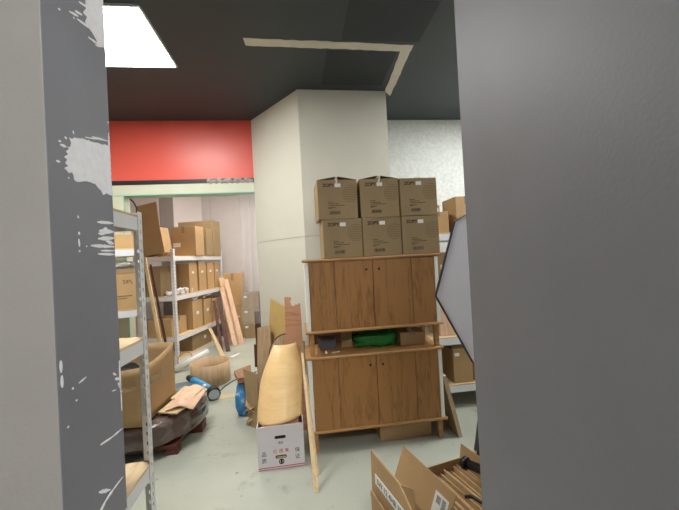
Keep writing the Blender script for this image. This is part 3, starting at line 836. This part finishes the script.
bm = grid_sheet(NB(), lambda u, v: tuple(Vector(bundle(u, v)) + Vector((0.012 * math.sin(u * 90) + .02 * (u - .5), .006 * math.cos(v * 11), .004))), 80, 10)
obj('plastic_wrap', bm, M['film_b'], t)
bm = NB()
box(bm, -.44, .28, -.20, .26, .045, .078)
for x, y in ((-.40, -.16), (.24, -.16), (-.40, .22), (.24, .22)): box(bm, x - .045, x + .045, y - .04, y + .04, 0, .045)
box(bm, .28, .38, .12, .26, .0, .07)
obj('dolly', bm, M['maroon'], t, bevel=.004)

# big open carton on the bundle
t = thing('open_carton', 'big open brown carton of black sacking standing on wrapped bundle', 'box', (-1.47, 2.965, .294), -.06)
W, D, H = .60, .58, .40
def wall(p0, p1, bulge, nrm, zsag, h0=.37, h1=.37):
    def f(u, v):
        x = p0[0] + (p1[0] - p0[0]) * u; y = p0[1] + (p1[1] - p0[1]) * u
        b = bulge * math.sin(PI * u) * (v ** 1.5)
        return (x + nrm[0] * b, y + nrm[1] * b, (h0 + (h1 - h0) * u) * v - zsag * math.sin(PI * u) * v)
    return f
bm = NB()
a, b = W / 2, D / 2
grid_sheet(bm, wall((-a, -b), (a, -b), .015, (0, -1), .02, .43, .43), 14, 8, .006)
grid_sheet(bm, wall((a, -b), (a, b), -.012, (1, 0), .035, .43, .48), 14, 8, .006)
grid_sheet(bm, wall((a, b), (-a, b), .02, (0, 1), .0, .48, .48), 14, 8, .006)
grid_sheet(bm, wall((-a, b), (-a, -b), .02, (-1, 0), .0, .48, .43), 14, 8, .006)
box(bm, -a, a, -b, b, 0, .006)
obj('body', bm, M['card'], t)
obj('contents', grid_sheet(NB(), lambda u, v: (-a * .96 + 2 * a * .96 * u, -b * .96 + 2 * b * .96 * v, .29 + .05 * noise.noise(Vector((u * 6, v * 6, 2))) + .04 * math.sin(PI * u) * math.sin(PI * v)), 22, 22), M['dark_content'], t)
bm = NB(); box(bm, -.30, .28, -b - .018, -b - .016, .27, .31); box(bm, a + .001, a + .003, -b * .8, b * .1, .26, .31)
obj('tape', bm, M['tape'], t)
GW = 'plywood offcuts lying on the wrapped bundle'
for i, (lab, pts, m) in enumerate((
    ('pale plywood offcut nearest the big carton on the wrapped bundle', [(-1.16, 2.86), (-1.00, 2.80), (-.93, 3.02), (-1.12, 3.16)], M['ply_l']),
    ('pale plywood offcut lying farthest back on the wrapped bundle', [(-1.15, 3.10), (-.96, 3.04), (-.93, 3.28), (-1.12, 3.38)], M['ply_l']))):
    z = .300 + i * .012
    board('plywood_offcut', lab, 'board', [(x, y, z) for x, y in pts], .010, m, GW, (0, 0, 1))
bm = grid_sheet(NB(), lambda u, v: (-1.10 + .20 * u, 2.84 + .44 * v + .05 * u, .326 + .05 * math.sin(PI * u) ** 2 * (.6 + .4 * math.sin(v * 7)) - .03 * u), 12, 14, .005)
o = obj('curled_plywood', bm, M['ply_pink'], off=(-1.0, 3.05, .315)); tag(o, 'thin pinkish curled plywood piece topmost on wrapped bundle', 'board')

# planks leaning in front of the far shelving unit
board('leaning_plank', 'long pale narrow plank leaning before near end of far unit', 'board', [(-1.86, 4.86, 0), (-1.81, 4.85, 0), (-2.145, 5.16, 1.60), (-2.19, 5.18, 1.60)], .02, M['ply_l'])
board('leaning_plank', 'dark narrow plank leaning beside the long pale plank', 'board', [(-1.80, 4.90, 0), (-1.765, 4.90, 0), (-2.075, 5.15, 1.5), (-2.105, 5.16, 1.5)], .012, M['brown_dark'])
GP = 'boards leaning against the end of the far unit'
for lab, b0, t0, w, m in (
    ('rightmost pale pink board leaning on end of the far unit', (-1.07, 6.30), (-1.36, 6.60, 1.16), .08, M['ply_pink']),
    ('middle pink board leaning on end of the far unit', (-1.17, 6.20), (-1.43, 6.56, 1.0), .075, M['ply_pink']),
    ('dark brown board left of the pink boards on far unit', (-1.22, 5.84), (-1.46, 6.40, .84), .07, M['brown_dark']),
    ('blackish narrow board leftmost among those on far unit end', (-1.31, 5.80), (-1.52, 6.30, .80), .05, M['brown_dark']),
    ('wide pale board with cut top behind the pink ones', (-1.16, 6.36), (-1.455, 6.66, 1.19), .09, M['ply_l'])):
    board('leaning_plank', lab, 'board', [(b0[0] - w/2, b0[1], 0), (b0[0] + w/2, b0[1], 0), (t0[0] + w/2, t0[1], t0[2]), (t0[0] - w/2, t0[1], t0[2])], .02, m, GP)
board('leaning_plank', 'short pale plank leaning on the bottom shelf of far unit', 'board', [(-1.23, 5.42, 0), (-1.15, 5.38, 0), (-1.49, 5.90, .40), (-1.545, 5.93, .40)], .012, M['ply_l'])
# bent plywood drum
bm = NB()
N = 48
for z0, z1 in ((0, .25),):
    rr = []
    for i in range(N):
        a = 2 * PI * i / N
        rr.append([bm.verts.new((r * math.cos(a), r * math.sin(a), z)) for r, z in ((.235, 0), (.235, .25), (.226, .25), (.226, 0))])
    for i in range(N):
        p, q = rr[i], rr[(i + 1) % N]
        for k in range(4):
            f = bm.faces.new((p[k], q[k], q[(k + 1) % 4], p[(k + 1) % 4])); f.smooth = k in (0, 2)
t = thing('plywood_drum', 'open topped round drum of bent plywood on the floor', 'drum', (-1.15, 4.42, 0))
obj('wall', bm, M['drum'], t)
bm = NB(); tube(bm, [(0, 0, .002), (0, 0, .012)], .225, 40); obj('base', bm, M['drum'], t)
# white tube
bm = NB(); tube(bm, [(-1.76, 4.92, .045), (-1.36, 5.16, .20)], .038, 18)
o = obj('paper_tube', bm, M['white_plastic'], off=(-1.6, 5.0, .045)); tag(o, 'white tube lying behind the plywood drum', 'tube')
# hoop leaning on the unit
bm = NB(); P = [(.10 * math.cos(a * PI / 16), .03 * math.sin(a * PI / 16), .10 + .10 * math.sin(a * PI / 16)) for a in range(33)]
tube(bm, P, .008, 8); o = obj('cane_hoop', bm, M['card_b']); o.location = (-1.69, 5.15, .008); o.rotation_euler = (-.2, 0, 0); tag(o, 'thin brown hoop leaning at foot of the far unit', 'hoop')
# white floor scrap
board('board_scrap', 'white scrap of board on the floor beyond the drum', 'scrap', [(-1.13, 5.44, .002), (-1.07, 5.40, .002), (-.98, 5.60, .002), (-1.03, 5.62, .002)], .012, M['white_plastic'], None, (0, 0, 1))
board('paper_scrap', 'torn tan paper scrap flat on floor before the drum', 'scrap', [(-1.08, 3.90, .001), (-.92, 3.80, .001), (-.74, 3.84, .001), (-.70, 3.95, .001), (-.86, 3.93, .001), (-1.0, 3.99, .001)], .002, M['scrap'], None, (0, 0, 1))
# grey tray, blue power tool, cord
t = thing('plastic_tray', 'grey plastic tray on the floor behind the wrapped bundle', 'tray', (-1.41, 4.07, 0), .35)
bm = NB(); box(bm, -.15, .15, -.11, .11, 0, .012)
for q in ((-.15, .15, -.11, -.10), (-.15, .15, .10, .11), (-.15, -.14, -.10, .10), (.14, .15, -.10, .10)): box(bm, *q, .012, .10)
obj('body', bm, M['greytray'], t)
obj('rim', box(NB(), -.16, .16, -.12, -.11, .085, .10), M['greytray'], t)
t = thing('power_tool', 'blue and black power tool lying in front of the drum', 'power tool', (-1.02, 3.93, 0), 0)
bm = NB(); tube(bm, [(.05, -.10, .085), (-.05, -.02, .105), (-.16, .07, .135), (-.24, .13, .155)], [.030, .042, .040, .034], 16); obj('body', bm, M['blue'], t)
bm = NB(); tube(bm, [(.06, -.15, .07), (.035, -.085, .088)], [.070, .066], 24); obj('guard', bm, M['rubber'], t)
bm = NB(); tube(bm, [(.064, -.16, .068), (.06, -.15, .07)], .055, 24); obj('disc', bm, M['greytray'], t)
bm = NB(); tube(bm, [(-.24, .13, .155), (-.30, .18, .17)], [.036, .030], 14); obj('end_cap', bm, M['rubber'], t)
bm = NB(); tube(bm, [(.02, -.07, .08), (.02, -.07, .0)], .02, 10); obj('foot', bm, M['rubber'], t)
bm = NB(); tube(bm, [(-.04, -.06, .125), (-.075, -.03, .13)], .022, 10); obj('label', bm, M['white_plastic'], t)
bm = NB(); tube(bm, [(-.955, 4.06, .006), (-.93, 4.20, .006), (-.87, 4.34, .006), (-.79, 4.47, .006), (-.62, 4.62, .006)], .006, 8)
o = obj('extension_cable', bm, M['tool_cable'], off=(-.9, 4.2, 0)); tag(o, 'black power cable running across the floor past the drum', 'cord')

# stacked cartons in the far room
GF = 'cartons stacked along the far wall'
carton('lower of the two tall cartons at the far wall', (-1.285, 6.99, 0), 0, .37, .36, .63, m=M['card_b'], group=GF, sticker=(.08, .42, .06, .03))
carton('upper of the two tall cartons at the far wall', (-1.285, 6.99, .632), 0, .37, .36, .63, m=M['card_b'], group=GF, sticker=(-.1, .46, .06, .03))
for i, nm in enumerate(('bottom', 'middle', 'topmost')):
    carton(f'{nm} carton in the stack of three at the far wall', (-.94, 6.88, .29 * i), .0, .29, .34, .284, m=M['card_d'], group=GF, sticker=(-.1, .22, .06, .04))
for i, nm in enumerate(('bottom', 'middle', 'topmost')):
    carton(f'{nm} carton of the column partly hidden by the pillar', (-.63, 6.90, .28 * i), .0, .30, .34, .274, m=M['card_d'], group=GF)
# clear plastic sheet hanging in the opening
def hang(u, v):
    x = -.665 + .205 * u + .02 * math.sin(v * 5) * (1 - u); z = 2.33 - 1.6 * v
    return (x, 4.083 + .018 * math.sin(u * 15 + 2 * v) + .012 * math.sin(v * 9 + u * 4), z)
o = obj('plastic_sheet', grid_sheet(NB(), hang, 40, 30), M['film'], off=(-.56, 4.1, 2.236)); tag(o, 'clear plastic sheet hanging in the opening beside the pillar', 'plastic sheet')
def bunch(u, v):
    x = -.95 + .50 * u
    return (x, 3.892 - .022 * math.sin(PI * v) * (1 + .5 * math.sin(u * 40)), 2.352 + (.05 + .012 * math.sin(u * 31)) * (v - .1) + .006 * math.sin(u * 55 + v * 6))
o = obj('plastic_sheet', grid_sheet(NB(), bunch, 70, 10), M['film_c'], off=(-.7, 3.89, 2.36)); tag(o, 'gathered clear plastic taped along the black strip under red wall', 'plastic sheet')
# dark cable by the opening
bm = NB(); tube(bm, [(-1.80, 3.99, 2.22), (-1.77, 4.0, 2.19), (-1.74, 4.0, 2.12), (-1.745, 4.0, 2.04), (-1.76, 4.0, 1.9)], .008, 8)
o = obj('hanging_cable', bm, M['tool_cable'], off=(-1.77, 4.0, 2.2)); tag(o, 'short black cable hanging at left end of the opening', 'cable')

# ------------------------------------------------------------------ octagonal softbox at right
t = thing('diffuser_panel', 'octagonal white diffuser panel edged in black beside grey wall', 'diffuser', (1.087, 1.5, 0))
cz, Rr = 1.287, .469
rot0 = rad(4.3)
def octp(r, y): return [(r * math.cos(rot0 + i * PI / 4), y, cz + r * math.sin(rot0 + i * PI / 4)) for i in range(8)]
obj('cloth', poly_slab(NB(), octp(Rr - .004, 0), .006, (0, 1, 0)), M['softbox'], t)
bm = NB()
o1, o2, i1 = octp(Rr, -.002), octp(Rr, .016), octp(Rr - .0035, -.002)
i2 = octp(Rr - .0035, .016)
V = [[bm.verts.new(p) for p in r] for r in (o1, o2, i2, i1)]
for i in range(8):
    j = (i + 1) % 8
    for a in range(4):
        b = (a + 1) % 4
        bm.faces.new((V[a][i], V[a][j], V[b][j], V[b][i]))
obj('rim', bm, M['rubber'], t)
bm = NB(); tube(bm, [(0, .02, cz - Rr + .05), (0, .05, cz), (0, .44, cz - .02)], .010, 10); obj('bracket', bm, M['rubber'], t)
bm = NB(); tube(bm, [(0, .44, .50), (0, .44, cz - .04)], .014, 12); obj('pole', bm, M['rubber'], t)
for (fx, fy) in ((-.13, .40), (.35, .25), (.12, .85)):
    bm = NB(); tube(bm, [(0, .44, .72), (fx, fy, .012)], .012, 10); obj('leg', bm, M['rubber'], t)

# ------------------------------------------------------------------ cartons in the right foreground
AZ = rad(14)
ux, uy = Vector((math.cos(AZ), math.sin(AZ), 0)), Vector((-math.sin(AZ), math.cos(AZ), 0))   # local x, y
W2, D2, H2 = .41, .38, .33
Pc = Vector((.427, 1.681, 0))                                  # back-left corner
c2 = Pc + ux * (W2 / 2) - uy * (D2 / 2)
t = thing('open_carton', 'open brown carton of cardboard sheets beside the grey right wall', 'box', c2, AZ)
bm = NB(); k = .005
a, b, h = W2 / 2, D2 / 2, H2
box(bm, -a, a, -b, b, 0, k); box(bm, -a, a, -b, -b + k, k, h); box(bm, -a, a, b - k, b, k, h); box(bm, -a, -a + k, -b + k, b - k, k, h); box(bm, a - k, a, -b + k, b - k, k, h)
obj('body', bm, M['card'], t)
q = [(-a, b, h), (-a, -b, h), (-a + .062, -b - .02, h + .145), (-a + .062, b, h + .145)]
fl = obj('flap', poly_slab(NB(), q, .005), M['card'], t)
bm = NB()                                                       # shipping label on the flap's outer face
def onflap(y, s): return Vector((-a + .062 * s - .0055, y, h + .145 * s))
nv = Vector((-.145, 0, .062)).normalized()
poly_slab(bm, [onflap(-.10, .74) + nv * .0, onflap(-.10, .20), onflap(-.185, .20), onflap(-.185, .74)], .0015, nv)
lb = obj('shipping_label', bm, M['paper'], fl)
bm = NB()
for i in range(14):
    s0 = .66 - i * .012
    y0 = -.115
    if i % 3 != 2:
        poly_slab(bm, [onflap(y0, s0) + nv * .0016, onflap(y0, s0 - .008) + nv * .0016, onflap(y0 - .026, s0 - .008) + nv * .0016, onflap(y0 - .026, s0) + nv * .0016], .0006, nv)
for i in range(18):
    s0 = .68 - i * .022; y0 = -.15
    poly_slab(bm, [onflap(y0, s0) + nv * .0016, onflap(y0, s0 - .010) + nv * .0016, onflap(y0 - .022, s0 - .010) + nv * .0016, onflap(y0 - .022, s0) + nv * .0016], .0006, nv)
obj('barcode', bm, M['print_black'], fl)
q = [(a, b, h), (a, -b, h), (a + .012, -b, h + .07), (a + .012, b, h + .07)]
obj('flap', poly_slab(NB(), q, .005), M['card'], t)
# sheets standing on edge inside
for i in range(15):
    x = -a + .075 + i * .0215
    hh = .295 + random.uniform(-.012, .016)
    bm = NB(); lean = .016
    poly_slab(bm, [(x, -b + .012, .007), (x, b - .012, .007), (x + lean, b - .012, hh), (x + lean, -b + .012, hh + random.uniform(-.01, .01))], .006)
    o = obj('cardboard_sheet', bm, M['card_in']); o.location = c2; o.rotation_euler = (0, 0, AZ)
    tag(o, 'flat cardboard sheet standing on edge in the open foreground carton', 'cardboard', 'cardboard sheets in the open carton')
# black handle and hook lying across the sheets
hb = Vector((.772, 1.615, .400)); he = hb + Vector((.20, -.30, .02))
t = thing('rubber_bar', 'thick black rubber bar with flanged end lying across the carton of sheets', 'bar', hb)
bm = NB(); tube(bm, [(0, 0, 0), (.20, -.30, .02)], .022, 18); obj('grip', bm, M['rubber'], t)
bm = NB(); tube(bm, [(-.006, .009, 0), (.006, -.009, 0)], .030, 20); obj('end_flange', bm, M['rubber'], t)
bm = NB(); tube(bm, [(.695, 1.475, .34), (.72, 1.455, .352), (.745, 1.41, .35), (.77, 1.34, .335), (.79, 1.25, .33)], .008, 10)
o = obj('black_hook', bm, M['rubber'], off=(.72, 1.45, .335)); tag(o, 'thin black curved hook lying on the cardboard sheets', 'hook')

# narrow carton with written label, left of the other
W1, D1, H1 = .125, .42, .30
P1 = Vector((.291, 1.625, 0))
c1 = P1 + ux * (W1 / 2) - uy * (D1 / 2)
t = thing('open_carton', 'narrow brown carton with written white label on its raised flap', 'box', c1, AZ)
bm = NB(); a, b, h = W1 / 2, D1 / 2, H1
box(bm, -a, a, -b, b, 0, k); box(bm, -a, a, -b, -b + k, k, h); box(bm, -a, a, b - k, b, k, h); box(bm, -a, -a + k, -b + k, b - k, k, h); box(bm, a - k, a, -b + k, b - k, k, h)
obj('body', bm, M['card'], t)
q = [(-a + .012, b, h), (-a + .012, -b, h), (-a + .022, -b, h + .10), (-a + .016, -b + .16, h + .21), (-a + .016, b, h + .215)]
fl = obj('flap', poly_slab(NB(), q, .006), M['card'], t)
q = [(-a, b, h), (-a, -b, h), (-a - .02, -b, h + .04), (-a - .010, b - .03, h + .05)]
obj('flap', poly_slab(NB(), q, .004), M['card_b'], t)
q = [(-a + .03, b - .19, h), (a - .01, b - .21, h), (a - .01, b - .20, h + .12), (-a + .03, b - .17, h + .16)]
obj('flap', poly_slab(NB(), q, .005), M['card'], t)
xf = -a + .0055
bm = NB(); box(bm, xf - .0012, xf + .002, -.11, .165, h + .082, h + .128); lb = obj('written_label', bm, M['paper'], fl)
lettering('SW 12 4HB 3M', .036, M['print_black'], fl, (xf - .0016, .03, h + .104), rot=(PI / 2, 0, -PI / 2), spacing=1.0)

# ------------------------------------------------------------------ camera, world, view
cam = bpy.data.cameras.new('camera')
co = bpy.data.objects.new('camera', cam); COL.objects.link(co)
cam.sensor_width = 36; cam.sensor_fit = 'HORIZONTAL'
cam.lens = 36 * 340 / 679
cam.clip_start = 0.02
yaw, pitch, roll = rad(7.0), rad(0.5), 0.053
fwd = Vector((math.sin(yaw) * math.cos(pitch), math.cos(yaw) * math.cos(pitch), math.sin(pitch)))
rt = Vector((math.cos(yaw), -math.sin(yaw), 0)); up = rt.cross(fwd)
xc = rt * math.cos(roll) - up * math.sin(roll)
yc = rt * math.sin(roll) + up * math.cos(roll)
mw = Matrix((xc, yc, -fwd)).transposed().to_4x4()
mw.translation = (0, 0, 1.45)
co.matrix_world = mw
scn.camera = co
w = bpy.data.worlds.new('world'); scn.world = w; w.use_nodes = True
w.node_tree.nodes['Background'].inputs[0].default_value = (0.5, 0.52, 0.55, 1)
w.node_tree.nodes['Background'].inputs[1].default_value = 0.3
vs = scn.view_settings
vs.view_transform = 'Standard'; vs.look = 'None'; vs.exposure = 0.55; vs.gamma = 1.0; vs.use_curve_mapping = False
